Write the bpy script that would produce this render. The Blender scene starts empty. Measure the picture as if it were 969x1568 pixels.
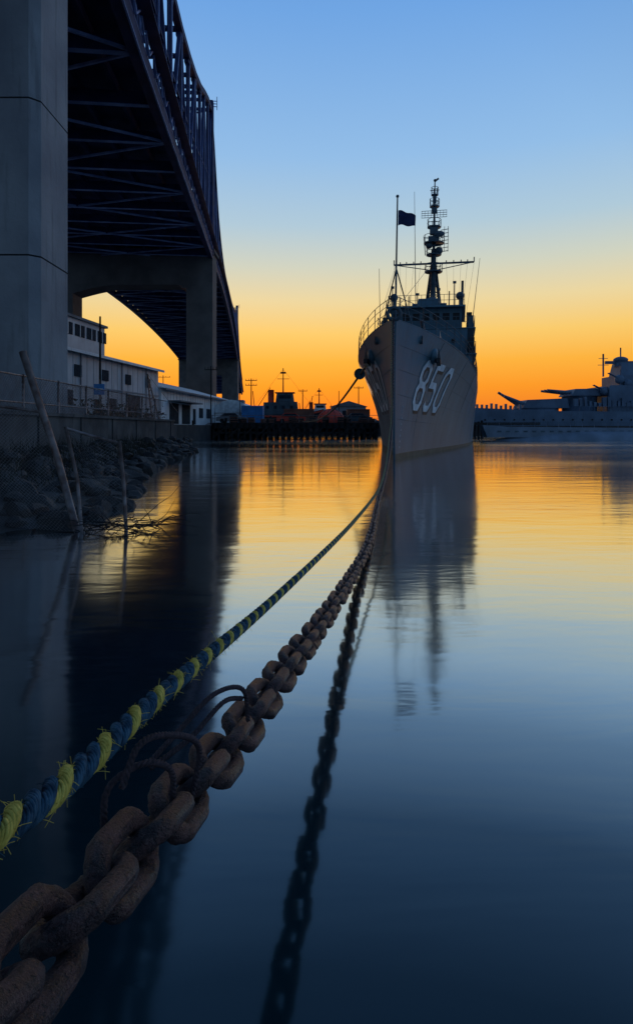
import bpy, math, random, bmesh
import numpy as np
from mathutils import Vector
from mathutils import noise as mn
random.seed(7); rng=np.random.default_rng(7)
sc=bpy.context.scene
sc.view_settings.view_transform='Standard'
sc.view_settings.look='None'; sc.view_settings.exposure=0

# ---------------------------------------------------------------- materials
def nodes_of(name):
    m=bpy.data.materials.new(name); m.use_nodes=True
    nt=m.node_tree; b=nt.nodes['Principled BSDF']
    return m,nt,b
def mat(name,c1,c2=None,scale=3.0,rough=0.7,bump=0.0,bscale=None,metal=0.0,stretch=(1,1,1),spec=0.4,detail=6,lo=0.35,hi=0.65,speck=None,sscale=200,samt=.8,streak=None,rvar=0,pits=None):
    m,nt,b=nodes_of(name)
    b.inputs['Roughness'].default_value=rough; b.inputs['Metallic'].default_value=metal
    b.inputs['Specular IOR Level'].default_value=spec
    tc=nt.nodes.new('ShaderNodeTexCoord'); mp=nt.nodes.new('ShaderNodeMapping')
    nt.links.new(tc.outputs['Object'],mp.inputs[0]); mp.inputs['Scale'].default_value=stretch
    n=nt.nodes.new('ShaderNodeTexNoise'); n.inputs['Scale'].default_value=scale; n.inputs['Detail'].default_value=detail
    nt.links.new(mp.outputs[0],n.inputs['Vector'])
    r=nt.nodes.new('ShaderNodeValToRGB'); nt.links.new(n.outputs['Fac'],r.inputs[0])
    if c2 is None: c2=tuple(x*0.65 for x in c1)
    r.color_ramp.elements[0].position=lo; r.color_ramp.elements[1].position=hi
    r.color_ramp.elements[0].color=(*c2,1); r.color_ramp.elements[1].color=(*c1,1)
    col=r.outputs[0]
    def layer(vec,sc_,lo_,hi_,c,amt,det=4):
        nonlocal col
        q=nt.nodes.new('ShaderNodeTexNoise'); q.inputs['Scale'].default_value=sc_; q.inputs['Detail'].default_value=det
        nt.links.new(vec,q.inputs['Vector'])
        k=nt.nodes.new('ShaderNodeMapRange'); k.inputs[1].default_value=lo_; k.inputs[2].default_value=hi_; k.inputs[4].default_value=amt
        nt.links.new(q.outputs['Fac'],k.inputs[0])
        x=nt.nodes.new('ShaderNodeMixRGB'); nt.links.new(k.outputs[0],x.inputs[0]); nt.links.new(col,x.inputs[1]); x.inputs[2].default_value=(*c,1)
        col=x.outputs[0]
    if speck: layer(mp.outputs[0],sscale,.56,.66,speck,samt)
    if streak:
        m3=nt.nodes.new('ShaderNodeMapping'); m3.inputs['Scale'].default_value=(1,1,.10); nt.links.new(tc.outputs['Object'],m3.inputs[0])
        layer(m3.outputs[0],3.0,.56,.72,streak,.55,6)
    if rvar:
        k=nt.nodes.new('ShaderNodeMapRange'); k.inputs[1].default_value=.3; k.inputs[2].default_value=.7; k.inputs[3].default_value=rough-rvar; k.inputs[4].default_value=rough+rvar
        nt.links.new(n.outputs['Fac'],k.inputs[0]); nt.links.new(k.outputs[0],b.inputs['Roughness'])
    nrm=None
    if pits:
        layer(mp.outputs[0],pits*.55,.60,.66,tuple(x*.35 for x in c2),.85,3)
        vo=nt.nodes.new('ShaderNodeTexNoise'); vo.inputs['Scale'].default_value=pits*.55; vo.inputs['Detail'].default_value=3
        nt.links.new(mp.outputs[0],vo.inputs['Vector'])
        k=nt.nodes.new('ShaderNodeMapRange'); k.inputs[1].default_value=.56; k.inputs[2].default_value=.66; k.inputs[3].default_value=1; k.inputs[4].default_value=0
        nt.links.new(vo.outputs['Fac'],k.inputs[0])
        bq=nt.nodes.new('ShaderNodeBump'); bq.inputs['Distance'].default_value=.0025; nt.links.new(k.outputs[0],bq.inputs['Height']); nrm=bq.outputs[0]
        nt.links.new(nrm,b.inputs['Normal'])
    nt.links.new(col,b.inputs['Base Color'])
    if bump>0:
        n2=nt.nodes.new('ShaderNodeTexNoise'); n2.inputs['Scale'].default_value=bscale or scale*4; n2.inputs['Detail'].default_value=8; n2.inputs['Roughness'].default_value=.65
        nt.links.new(mp.outputs[0],n2.inputs['Vector'])
        bp=nt.nodes.new('ShaderNodeBump'); bp.inputs['Strength'].default_value=1.0; bp.inputs['Distance'].default_value=bump
        if nrm: nt.links.new(nrm,bp.inputs['Normal'])
        nt.links.new(n2.outputs['Fac'],bp.inputs['Height']); nt.links.new(bp.outputs[0],b.inputs['Normal'])
    return m

# ---------------------------------------------------------------- mesh builder
class MB:
    def __init__(s): s.v=[]; s.f=[]; s.m=[]; s.sm=[]; s.n=0; s.mats=[]
    def mi(s,m):
        if m not in s.mats: s.mats.append(m)
        return s.mats.index(m)
    def add(s,V,F,m,smooth=False):
        V=np.asarray(V,float); s.v.append(V)
        k=s.mi(m)
        for f in F:
            s.f.append([int(i)+s.n for i in f]); s.m.append(k); s.sm.append(smooth)
        s.n+=len(V)
    def box(s,c,sz,m,rz=0.0,taper=1.0):
        x,y,z=[q/2 for q in sz]
        V=np.array([[-x,-y,-z],[x,-y,-z],[x,y,-z],[-x,y,-z],[-x*taper,-y*taper,z],[x*taper,-y*taper,z],[x*taper,y*taper,z],[-x*taper,y*taper,z]])
        if rz:
            ca,sa=math.cos(rz),math.sin(rz)
            V=np.c_[V[:,0]*ca-V[:,1]*sa,V[:,0]*sa+V[:,1]*ca,V[:,2]]
        s.add(V+np.array(c),[(0,3,2,1),(4,5,6,7),(0,1,5,4),(1,2,6,5),(2,3,7,6),(3,0,4,7)],m)
    def beam(s,a,b,w,h,m):
        a=Vector(a);b=Vector(b);t=(b-a)
        if t.length<1e-6:return
        t.normalize(); up=Vector((0,0,1)) if abs(t.z)<0.95 else Vector((0,1,0))
        n=t.cross(up).normalized(); u=n.cross(t)
        V=[]
        for p in (a,b):
            for i,j in ((-1,-1),(1,-1),(1,1),(-1,1)): V.append(p+n*(i*w/2)+u*(j*h/2))
        s.add([tuple(q) for q in V],[(3,2,1,0),(4,5,6,7),(0,1,5,4),(1,2,6,5),(2,3,7,6),(3,0,4,7)],m)
    def tube(s,P,r,m,n=8,closed=False,smooth=True,caps=True):
        P=np.asarray(P,float); N=len(P)
        if closed: T=np.roll(P,-1,0)-np.roll(P,1,0)
        else: T=np.gradient(P,axis=0)
        T/=np.linalg.norm(T,axis=1)[:,None]+1e-12
        up=np.array([0,0,1.0]) if abs(T[0][2])<0.9 else np.array([1.0,0,0])
        A=np.cross(T[0],up); A/=np.linalg.norm(A); Ns=[A]
        for i in range(1,N):
            A=Ns[-1]-T[i]*np.dot(Ns[-1],T[i]); l=np.linalg.norm(A)
            Ns.append(A/l if l>1e-9 else Ns[-1])
        Ns=np.array(Ns); B=np.cross(T,Ns)
        r=np.broadcast_to(np.asarray(r,float),(N,))
        a=np.linspace(0,2*math.pi,n,endpoint=False)
        V=P[:,None,:]+r[:,None,None]*(np.cos(a)[None,:,None]*Ns[:,None,:]+np.sin(a)[None,:,None]*B[:,None,:])
        V=V.reshape(-1,3); F=[]
        R=N if closed else N-1
        for i in range(R):
            i2=(i+1)%N
            for j in range(n):
                j2=(j+1)%n
                F.append((i*n+j,i2*n+j,i2*n+j2,i*n+j2)[::-1])
        if caps and not closed:
            F.append(tuple(range(n))); F.append(tuple(range((N-1)*n,N*n))[::-1])
        s.add(V,F,m,smooth)
    def cyl(s,a,b,r,m,n=10,r2=None):
        s.tube([a,b],[r,r if r2 is None else r2],m,n=n)
    def extr(s,poly,axis,a0,a1,m):
        V=[];n=len(poly)
        for a in (a0,a1):
            for p in poly:
                V.append({'y':(p[0],a,p[1]),'z':(p[0],p[1],a),'x':(a,p[0],p[1])}[axis])
        F=[tuple(range(n))[::-1],tuple(range(n,2*n))]
        for i in range(n):
            j=(i+1)%n; F.append((i,j,n+j,n+i))
        s.add(V,F,m)
    def sphere(s,c,r,m,n=12,k=8,sc=(1,1,1)):
        V=[];F=[]
        for i in range(k+1):
            ph=math.pi*i/k
            for j in range(n):
                th=2*math.pi*j/n
                V.append((c[0]+r*sc[0]*math.sin(ph)*math.cos(th),c[1]+r*sc[1]*math.sin(ph)*math.sin(th),c[2]+r*sc[2]*math.cos(ph)))
        for i in range(k):
            for j in range(n):
                F.append((i*n+j,(i+1)*n+j,(i+1)*n+(j+1)%n,i*n+(j+1)%n))
        s.add(V,F,m,True)
    def obj(s,name,loc=(0,0,0),rot=(0,0,0)):
        me=bpy.data.meshes.new(name)
        me.from_pydata(np.concatenate(s.v).tolist(),[],s.f)
        for m in s.mats: me.materials.append(m)
        me.polygons.foreach_set('material_index',s.m)
        me.polygons.foreach_set('use_smooth',s.sm)
        me.update()
        o=bpy.data.objects.new(name,me); o.location=loc; o.rotation_euler=rot
        sc.collection.objects.link(o); return o

def hermite(xs,ys):
    xs=np.array(xs,float); ys=np.array(ys,float)
    d=np.gradient(ys,xs,axis=0)
    def f(x):
        x=np.clip(x,xs[0],xs[-1]); i=np.clip(np.searchsorted(xs,x,side='right')-1,0,len(xs)-2)
        h=xs[i+1]-xs[i]; t=(x-xs[i])/h
        if ys.ndim>1: h=np.asarray(h)[...,None]; t=np.asarray(t)[...,None]
        return (2*t**3-3*t**2+1)*ys[i]+(t**3-2*t**2+t)*h*d[i]+(-2*t**3+3*t**2)*ys[i+1]+(t**3-t**2)*h*d[i+1]
    return f
def resample(pts,step):
    P=np.array(pts,float)
    u=np.r_[0,np.cumsum(np.linalg.norm(np.diff(P,axis=0),axis=1))]
    f=hermite(u,P); uu=np.linspace(0,u[-1],4000); Q=f(uu)
    L=np.r_[0,np.cumsum(np.linalg.norm(np.diff(Q,axis=0),axis=1))]
    n=int(L[-1]/step); t=np.arange(n+1)*step
    return np.c_[[np.interp(t,L,Q[:,k]) for k in range(3)]].T

# ---------------------------------------------------------------- world
w=bpy.data.worlds.new("World"); sc.world=w; w.use_nodes=True
nt=w.node_tree; bg=nt.nodes['Background']
tc=nt.nodes.new('ShaderNodeTexCoord'); sp=nt.nodes.new('ShaderNodeSeparateXYZ')
nt.links.new(tc.outputs['Generated'],sp.inputs[0])
def ramp(stops):
    r=nt.nodes.new('ShaderNodeValToRGB'); cr=r.color_ramp
    while len(cr.elements)>1: cr.elements.remove(cr.elements[-1])
    cr.elements[0].position=stops[0][0]; cr.elements[0].color=(*stops[0][1],1)
    for p,c in stops[1:]:
        e=cr.elements.new(p); e.color=(*c,1)
    nt.links.new(sp.outputs['Z'],r.inputs[0]); return r
warm=ramp([(0.0,(.74,.15,.03)),(.03,(.86,.20,.02)),(.065,(.94,.30,.016)),(.105,(.95,.43,.04)),(.15,(.93,.58,.14)),
           (.20,(.82,.66,.34)),(.25,(.62,.64,.52)),(.31,(.42,.58,.69)),(.40,(.28,.50,.79)),(.56,(.155,.37,.76)),(.8,(.055,.17,.45)),(1.0,(.035,.11,.33))])
cool=ramp([(0.0,(.14,.23,.36)),(.15,(.19,.30,.46)),(.4,(.13,.27,.49)),(1.0,(.05,.13,.34))])
dot=nt.nodes.new('ShaderNodeVectorMath'); dot.operation='DOT_PRODUCT'
nt.links.new(tc.outputs['Generated'],dot.inputs[0]); dot.inputs[1].default_value=(-.12,.99,0)
mr=nt.nodes.new('ShaderNodeMapRange'); mr.inputs[1].default_value=.15; mr.inputs[2].default_value=.78
nt.links.new(dot.outputs['Value'],mr.inputs[0])
mx=nt.nodes.new('ShaderNodeMixRGB'); nt.links.new(mr.outputs[0],mx.inputs[0])
nt.links.new(cool.outputs[0],mx.inputs[1]); nt.links.new(warm.outputs[0],mx.inputs[2])
sky=nt.nodes.new('ShaderNodeTexSky'); sky.sky_type='NISHITA'; sky.sun_disc=False
sky.sun_elevation=math.radians(.7); sky.sun_rotation=math.radians(-6)
sm=nt.nodes.new('ShaderNodeVectorMath'); sm.operation='SCALE'; sm.inputs['Scale'].default_value=.012
nt.links.new(sky.outputs[0],sm.inputs[0])
ad=nt.nodes.new('ShaderNodeVectorMath'); ad.operation='ADD'
nt.links.new(mx.outputs[0],ad.inputs[0]); nt.links.new(sm.outputs[0],ad.inputs[1])
nt.links.new(ad.outputs[0],bg.inputs[0]); bg.inputs[1].default_value=1.0
sl=bpy.data.lights.new('sun','SUN'); sl.energy=.2; sl.angle=math.radians(.5); sl.color=(1,.6,.3)
so=bpy.data.objects.new('sun',sl); sc.collection.objects.link(so)
sd=Vector((-.105,.99,math.tan(math.radians(.7))))
so.rotation_euler=sd.to_track_quat('Z','Y').to_euler()

# ---------------------------------------------------------------- camera
H=1.6
cd=bpy.data.cameras.new('camera'); cam=bpy.data.objects.new('camera',cd); sc.collection.objects.link(cam)
cd.sensor_fit='HORIZONTAL'; cd.sensor_width=36; cd.lens=36*950/969; cd.shift_y=-129/969
cam.location=(0,0,H); cam.rotation_euler=(math.pi/2,0,0); cd.clip_start=.05; cd.clip_end=8000
sc.camera=cam

# ---------------------------------------------------------------- water
m,nt,b=nodes_of('water'); nt.nodes.remove(b); out=nt.nodes['Material Output']
gl=nt.nodes.new('ShaderNodeBsdfGlossy'); df=nt.nodes.new('ShaderNodeBsdfDiffuse'); mxs=nt.nodes.new('ShaderNodeMixShader')
df.inputs[0].default_value=(.004,.020,.026,1); gl.inputs['Color'].default_value=(.92,.96,.98,1)
tc=nt.nodes.new('ShaderNodeTexCoord'); mp=nt.nodes.new('ShaderNodeMapping'); mp.inputs['Scale'].default_value=(.35,1.0,1)
nt.links.new(tc.outputs['Object'],mp.inputs[0])
def tnoise(scale,det,dist=0.):
    q=nt.nodes.new('ShaderNodeTexNoise'); q.inputs['Scale'].default_value=scale; q.inputs['Detail'].default_value=det; q.inputs['Distortion'].default_value=dist
    nt.links.new(mp.outputs[0],q.inputs['Vector']); return q
n1=tnoise(1.1,4,.4); n3=tnoise(6.5,2,.5); n2=tnoise(.10,3,.3)
bp=nt.nodes.new('ShaderNodeBump'); bp.inputs['Distance'].default_value=.010; bp.inputs['Strength'].default_value=1
nt.links.new(n1.outputs['Fac'],bp.inputs['Height'])
k3=nt.nodes.new('ShaderNodeMapRange'); k3.inputs[1].default_value=.46; k3.inputs[2].default_value=.62; k3.inputs[3].default_value=.10; k3.inputs[4].default_value=1.0
nt.links.new(n2.outputs['Fac'],k3.inputs[0])
bp2=nt.nodes.new('ShaderNodeBump'); bp2.inputs['Distance'].default_value=.0035; nt.links.new(n3.outputs['Fac'],bp2.inputs['Height']); nt.links.new(k3.outputs[0],bp2.inputs['Strength'])
nt.links.new(bp.outputs[0],bp2.inputs['Normal'])
r2=nt.nodes.new('ShaderNodeMapRange'); r2.inputs[1].default_value=.35; r2.inputs[2].default_value=.65; r2.inputs[3].default_value=.07; r2.inputs[4].default_value=.125
nt.links.new(n2.outputs['Fac'],r2.inputs[0]); nt.links.new(r2.outputs[0],gl.inputs['Roughness'])
nt.links.new(bp2.outputs[0],gl.inputs['Normal'])
lw=nt.nodes.new('ShaderNodeLayerWeight'); lw.inputs[0].default_value=.5
fr=nt.nodes.new('ShaderNodeValToRGB'); cr=fr.color_ramp
pts=[(.0,.02),(.25,.03),(.34,.045),(.47,.12),(.577,.33),(.66,.60),(.75,.76),(.85,.87),(1,.95)]
cr.elements[0].position=0; cr.elements[0].color=(.02,.02,.02,1); cr.elements[1].position=1; cr.elements[1].color=(.95,.95,.95,1)
for p_,v_ in pts[1:-1]:
    e=cr.elements.new(p_); e.color=(v_,v_,v_,1)
nt.links.new(lw.outputs['Facing'],fr.inputs[0]); nt.links.new(fr.outputs[0],mxs.inputs[0])
nt.links.new(df.outputs[0],mxs.inputs[1]); nt.links.new(gl.outputs[0],mxs.inputs[2]); nt.links.new(mxs.outputs[0],out.inputs[0])
WATER=m
b_=MB(); b_.add([(-4000,-1500,0),(4000,-1500,0),(4000,5000,0),(-4000,5000,0)],[(0,1,2,3)],WATER); b_.obj('water')

# ---------------------------------------------------------------- materials set
RUST=mat('rusty_iron',(.115,.046,.038),(.022,.011,.013),scale=30,rough=.42,bump=.010,bscale=190,spec=.55,speck=(.19,.10,.085),sscale=330,samt=.75,lo=.40,hi=.66,rvar=.14,pits=190)
ROPE_B=mat('rope_blue',(.055,.125,.175),(.015,.04,.065),scale=60,rough=.85,bump=.0015,bscale=500,spec=.15)
ROPE_Y=mat('rope_yellow',(.78,.58,.12),(.48,.35,.06),scale=60,rough=.85,bump=.0015,bscale=500,spec=.15)
ROPE_D=mat('rope_dark',(.075,.045,.048),(.025,.018,.022),scale=150,rough=.85,bump=.0015,bscale=600)
ROPE_M=mat('rope_manila',(.34,.18,.08),(.16,.09,.05),scale=20,rough=.9)
HULL=mat('ship_grey',(.065,.145,.19),(.042,.098,.132),scale=.35,rough=.5,stretch=(1,1,.35),bump=.03,bscale=.9,streak=(.04,.058,.066))
HULLD=mat('ship_dark_boot',(.03,.04,.03),(.07,.085,.06),scale=2,rough=.6)
SHIPDK=mat('ship_dark',(.065,.10,.12),(.033,.055,.07),scale=1,rough=.6)
WHITE=mat('white_paint',(.75,.78,.78),(.5,.53,.54),scale=2,rough=.6,streak=(.3,.3,.3))
BLACK=mat('black_paint',(.012,.012,.014),rough=.6)
GLASS=mat('window_glass',(.03,.04,.05),(.018,.022,.03),rough=.9,spec=.1)
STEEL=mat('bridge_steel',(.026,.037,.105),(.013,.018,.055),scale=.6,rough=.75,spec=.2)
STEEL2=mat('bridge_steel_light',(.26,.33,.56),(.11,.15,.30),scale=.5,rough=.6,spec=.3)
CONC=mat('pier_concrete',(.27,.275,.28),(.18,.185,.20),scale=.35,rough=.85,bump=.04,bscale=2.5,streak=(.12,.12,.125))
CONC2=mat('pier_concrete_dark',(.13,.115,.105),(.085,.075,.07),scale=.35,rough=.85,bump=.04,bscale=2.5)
CONCD=mat('pier_joint',(.03,.03,.03),rough=.9)
WALLC=mat('seawall_concrete',(.12,.105,.095),(.055,.048,.045),scale=.8,rough=.9,bump=.03,streak=(.02,.02,.02))
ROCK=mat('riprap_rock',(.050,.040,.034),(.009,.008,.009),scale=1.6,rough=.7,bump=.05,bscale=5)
LANDM=mat('ground_dirt',(.05,.042,.038),(.03,.025,.024),scale=.7,rough=.95,bump=.02)
WOODD=mat('dark_timber',(.03,.026,.024),(.012,.011,.011),scale=2,rough=.85)
IRON=mat('galvanised_pipe',(.24,.20,.19),(.10,.06,.05),scale=6,rough=.5,metal=.2)

# ---------------------------------------------------------------- bridge
bd=hermite([-60,0,35,52,109,150,264,332,420,520],[25,24,24,25.5,31,34.5,37,35,30,26])
td=hermite([-60,0,35,58,83,104,112,120,135,150,202,270,314,322,330,360,420,520],[38,38,38,40,46.5,55,57.5,54,46,43,44,51,60,62,59,50,42,38])
def Rp(d): return np.array([-7.4-.105*d,d,0.])
PER=np.array([-.9945,-.1044,0.]); BW=29.
br=MB()
st=list(np.arange(-40,112,8.))+list(np.arange(112,500,8.))
Zv=lambda z: np.array([0,0,z])
for k in range(len(st)-1):
    d0,d1=st[k],st[k+1]
    for side in (0,1):
        o=PER*BW*side
        b0=Rp(d0)+o+Zv(H+float(bd(d0))); b1=Rp(d1)+o+Zv(H+float(bd(d1)))
        t0=Rp(d0)+o+Zv(H+float(td(d0))); t1=Rp(d1)+o+Zv(H+float(td(d1)))
        br.beam(b0,b1,.8,1.0,STEEL); br.beam(t0,t1,.7,.8,STEEL)
        if side==0:
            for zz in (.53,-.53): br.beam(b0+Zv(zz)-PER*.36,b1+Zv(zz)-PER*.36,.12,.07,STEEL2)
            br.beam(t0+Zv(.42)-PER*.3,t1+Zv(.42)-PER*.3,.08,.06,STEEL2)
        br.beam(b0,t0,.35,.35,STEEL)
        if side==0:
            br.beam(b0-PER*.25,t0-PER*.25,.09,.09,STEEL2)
            nn=int((t0[2]-b0[2])/1.2)
            for q in range(nn):
                a_=b0+(t0-b0)*q/nn; c_=b0+(t0-b0)*(q+1)/nn; s_=.5 if q%2 else -.5
                dv=np.array([-.105,1,0])*s_
                br.beam(a_+dv,c_-dv,.08,.08,STEEL2)
            for s_ in (-.5,.5): br.beam(b0+np.array([-.105,1,0])*s_,t0+np.array([-.105,1,0])*s_,.10,.2,STEEL)
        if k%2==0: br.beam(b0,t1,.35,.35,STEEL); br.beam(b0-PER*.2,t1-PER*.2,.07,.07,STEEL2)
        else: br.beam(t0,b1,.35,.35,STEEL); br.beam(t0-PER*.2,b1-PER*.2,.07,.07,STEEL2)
        c0=(b0+t0)/2; c1=(b1+t1)/2
        br.beam(c0,c1,.22,.25,STEEL)
        br.beam((b0+b1)/2,(c0+c1)/2,.2,.2,STEEL); br.beam(b0*.75+t0*.25,(b0+b1)/2,.2,.2,STEEL)
        br.box(tuple(b0+Zv(.6)),(.5,1.6,1.4),STEEL); br.box(tuple(t0-Zv(.4)),(.5,1.4,1.2),STEEL)
        if side==0:
            e=-PER*.9
            br.beam(b0+e+Zv(2.6),b1+e+Zv(2.6),.07,.07,STEEL2); br.beam(b0+e+Zv(1.5),b1+e+Zv(1.5),.9,.08,STEEL)
            for q in range(5):
                pp=b0+(b1-b0)*q/5+e; br.beam(pp+Zv(1.5),pp+Zv(2.6),.06,.06,STEEL2)
                pa=b0+(b1-b0)*q/5; pb=b0+(b1-b0)*(q+1)/5
                br.beam(pa+Zv(.5 if q%2 else 1.7)+e*.6,pb+Zv(1.7 if q%2 else .5)+e*.6,.12,.12,STEEL2)
    b0=Rp(d0)+Zv(H+float(bd(d0))); b0l=b0+PER*BW
    b1=Rp(d1)+Zv(H+float(bd(d1))); b1l=b1+PER*BW
    t0=Rp(d0)+Zv(H+float(td(d0))); t0l=t0+PER*BW; t1=Rp(d1)+Zv(H+float(td(d1))); t1l=t1+PER*BW
    br.beam(b0+Zv(.3),b0l+Zv(.3),.3,1.0,STEEL)
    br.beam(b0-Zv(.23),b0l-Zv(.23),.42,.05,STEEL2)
    br.beam(t0,t0l,.35,.45,STEEL); br.beam(t0,t1l,.2,.25,STEEL); br.beam(t1,t0l,.2,.25,STEEL)
    if k%2==0:
        d2=st[min(k+2,len(st)-1)]; b2=Rp(d2)+Zv(H+float(bd(d2))); b2l=b2+PER*BW
        br.beam(b0-Zv(.1),b2l-Zv(.1),.16,.2,STEEL2); br.beam(b2-Zv(.1),b0l-Zv(.1),.16,.2,STEEL2)
    for q in range(1,10):
        a=b0+(b0l-b0)*q/10+Zv(1.0); c=b1+(b1l-b1)*q/10+Zv(1.0); br.beam(a,c,.3,.7,STEEL)
    z=1.45
    V=[b0+Zv(z),b1+Zv(z),b1l+Zv(z),b0l+Zv(z)]; V+= [v+Zv(.4) for v in V]
    br.add(V,[(0,1,2,3),(7,6,5,4),(0,4,5,1),(2,6,7,3)],STEEL)
for d in (112,322):
    for side in (0,1):
        p=Rp(d)+PER*BW*side
        br.beam(p+Zv(H+float(bd(d))),p+Zv(H+float(td(d))+1.5),1.1,1.1,STEEL)
        for q in np.arange(0,3):
            br.beam(p+Zv(H+float(td(d))+.6+q*.5),p+PER*-1.2+Zv(H+float(td(d))+.6+q*.5),.1,.1,STEEL2)
        br.beam(p+PER*-1.2+Zv(H+float(td(d))),p+PER*-1.2+Zv(H+float(td(d))+2.4),.1,.1,STEEL)
br.obj('cantilever_truss_bridge')

def portal(d,dep,colw,top,arch):
    p=MB(); x1=Rp(d)[0]+.6; x0=x1-BW-1.2
    g=1.6
    poly=[(x0,g),(x0+colw,g),(x0+colw,arch-1.6)]
    for i in range(1,9):
        t=i/9; poly.append((x0+colw+9*t,arch-1.6+1.6*math.sin(t*math.pi/2)))
    poly+=[(x1-colw-1.5,arch),(x1-colw,arch-.8),(x1-colw,g),(x1,g),(x1,top),(x0,top)]
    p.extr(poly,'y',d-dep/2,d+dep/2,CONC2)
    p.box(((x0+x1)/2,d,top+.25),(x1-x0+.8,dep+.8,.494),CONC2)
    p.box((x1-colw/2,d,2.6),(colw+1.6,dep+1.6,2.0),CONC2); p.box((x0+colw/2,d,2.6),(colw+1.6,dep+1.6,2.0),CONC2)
    p.obj('concrete_bridge_pier')
portal(115,4.5,4.8,33.6,27.7); portal(322,6,8,36.5,29)
p=MB()
def shaft(xa,xb,ya,yb,z0,z1):
    c=.35
    poly=[(xa+c,ya),(xb-c,ya),(xb,ya+c),(xb,yb-c),(xb-c,yb),(xa+c,yb),(xa,yb-c),(xa,ya+c)]
    zz=[z0,8.55,8.62,14.9,14.97,z1]
    for i in range(0,6,2): p.extr(poly,'z',zz[i],zz[i+1],CONC)
    ip=[(xa+c+.05,ya+.05),(xb-c-.05,ya+.05),(xb-.05,ya+c+.05),(xb-.05,yb-c-.05),(xb-c-.05,yb-.05),(xa+c+.05,yb-.05),(xa+.05,yb-c-.05),(xa+.05,ya+c+.05)]
    p.extr(ip,'z',8.5,8.68,CONCD); p.extr(ip,'z',14.85,15.02,CONCD)
shaft(-17.5,-11.25,25,28.4,1.2,25.4); shaft(-41,-34.7,25,28.4,1.2,25.4)
p.box((-26.1,26.7,23.2),(17.18,3,4),CONC)
p.box((-14.3,26.7,1.9),(7.2,4.4,1.4),CONC); p.box((-37.8,26.7,1.9),(7.2,4.4,1.4),CONC)
p.obj('concrete_bridge_pier')

# ---------------------------------------------------------------- land
g=MB()
poly=[(-10.2,-40),(-10.2,43),(-14.5,57),(-16.2,72),(-15,90),(-15,128),(70,128),(70,260),(-400,260),(-400,-40)]
g.extr(poly,'z',-1.5,1.98,LANDM)
edge=[(-9,-6),(-7,2),(-5.6,7.5),(-5.0,9.2),(-4.1,10.3),(-3.8,12),(-4.3,15),(-5.6,20),(-7.2,30),(-8.3,43),(-10.3,47)]
V=[];F=[]
for i,(x,y) in enumerate(edge):
    V+=[(x+.6,y-.2,-.7),(x,y,-.02),((x-10)/2-.2,y,.45),(-10.3,y,.75)]
for i in range(len(edge)-1):
    for j in range(3): F.append((i*4+j,i*4+4+j,i*4+5+j,i*4+1+j)[::-1])
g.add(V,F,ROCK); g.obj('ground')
wl=MB(); wl.box((-10.05,17,1.2),(.35,52,1.7),WALLC); wl.box((-10.05,17,2.1),(.5,52,.12),WALLC)
for y in np.arange(-6,43,4): wl.box((-9.86,y,1.2),(.05,.06,1.66),CONCD)
wl.obj('seawall')
bm=bmesh.new(); bmesh.ops.create_icosphere(bm,subdivisions=2,radius=1); bv=np.array([v.co[:] for v in bm.verts]); bf=[[v.index for v in f.verts] for f in bm.faces]; bm.free()
rk=MB(); ed=np.array(edge)
ex=lambda y: np.interp(y,ed[:,1],ed[:,0])
for i in range(850):
    y=4+44*rng.random()**1.4; xe=ex(y); t=rng.random()**1.2
    x=xe+(-9.9-xe)*t; z=-.05+.85*t
    r=rng.uniform(.10,.48)*(1-.3*(y<12))
    dirs=rng.normal(size=(7,3)); dirs/=np.linalg.norm(dirs,axis=1)[:,None]
    V=bv.copy()
    for dd in dirs:
        k=V@dd; lim=rng.uniform(.35,.8); V=V-np.outer(np.maximum(k-lim,0),dd)
    V=V*rng.uniform(.7,1.3,3)*r*np.array([1.15,1.15,.8]); a=rng.random()*6.3
    V=np.c_[V[:,0]*math.cos(a)-V[:,1]*math.sin(a),V[:,0]*math.sin(a)+V[:,1]*math.cos(a),V[:,2]]
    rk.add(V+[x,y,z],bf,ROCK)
rk.obj('riprap_rocks')

# ---------------------------------------------------------------- near fence
WIRE=mat('fence_wire',(.20,.20,.21),(.10,.08,.08),rough=.5,metal=.2)
f=MB()
f.tube([(-3.72,9.7,-.1),(-4.05,9.72,1.1),(-4.62,9.75,2.8)],.055,IRON,n=10)
f.tube([(-3.62,9.6,-.2),(-3.7,9.6,.8),(-3.88,9.6,1.62)],.03,IRON); f.tube([(-2.93,9.6,-.25),(-2.98,9.6,.7),(-3.05,9.6,1.4)],.03,IRON)
f.tube([(-3.9,9.6,1.6),(-3.5,9.6,1.48),(-3.03,9.6,1.36)],.022,IRON)
f.tube([(-5.9,9.4,2.3),(-5.0,9.6,1.95),(-4.3,9.72,1.85)],.025,IRON)
def mesh_panel(P00,P10,P01,P11,n):
    P00,P10,P01,P11=[np.array(q,float) for q in (P00,P10,P01,P11)]
    def at(u,v):
        return P00*(1-u)*(1-v)+P10*u*(1-v)+P01*(1-u)*v+P11*u*v+np.array([0,.12*math.sin(u*5+v*3),.05*math.sin(u*9)*v])
    asp=np.linalg.norm(P01-P00)/np.linalg.norm(P10-P00)
    for i in range(-int(n*asp)-1,n+1):
        for sgn in (1,-1):
            pts=[]
            for q in range(17):
                v=q/16; u=(i/n)+v*asp*1.0
                if sgn<0: u=1-u
                if 0<=u<=1: pts.append(at(u,v))
            if len(pts)>1: f.tube(pts,.0028,WIRE,n=3,caps=False)
mesh_panel((-6.2,9.3,.2),(-3.8,9.7,0),(-6.4,9.3,2.2),(-4.3,9.72,1.9),44)
mesh_panel((-3.6,9.6,.1),(-2.95,9.6,0),(-3.86,9.6,1.55),(-3.05,9.6,1.35),12)
f.obj('chain_link_fence')
f=MB()
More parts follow.
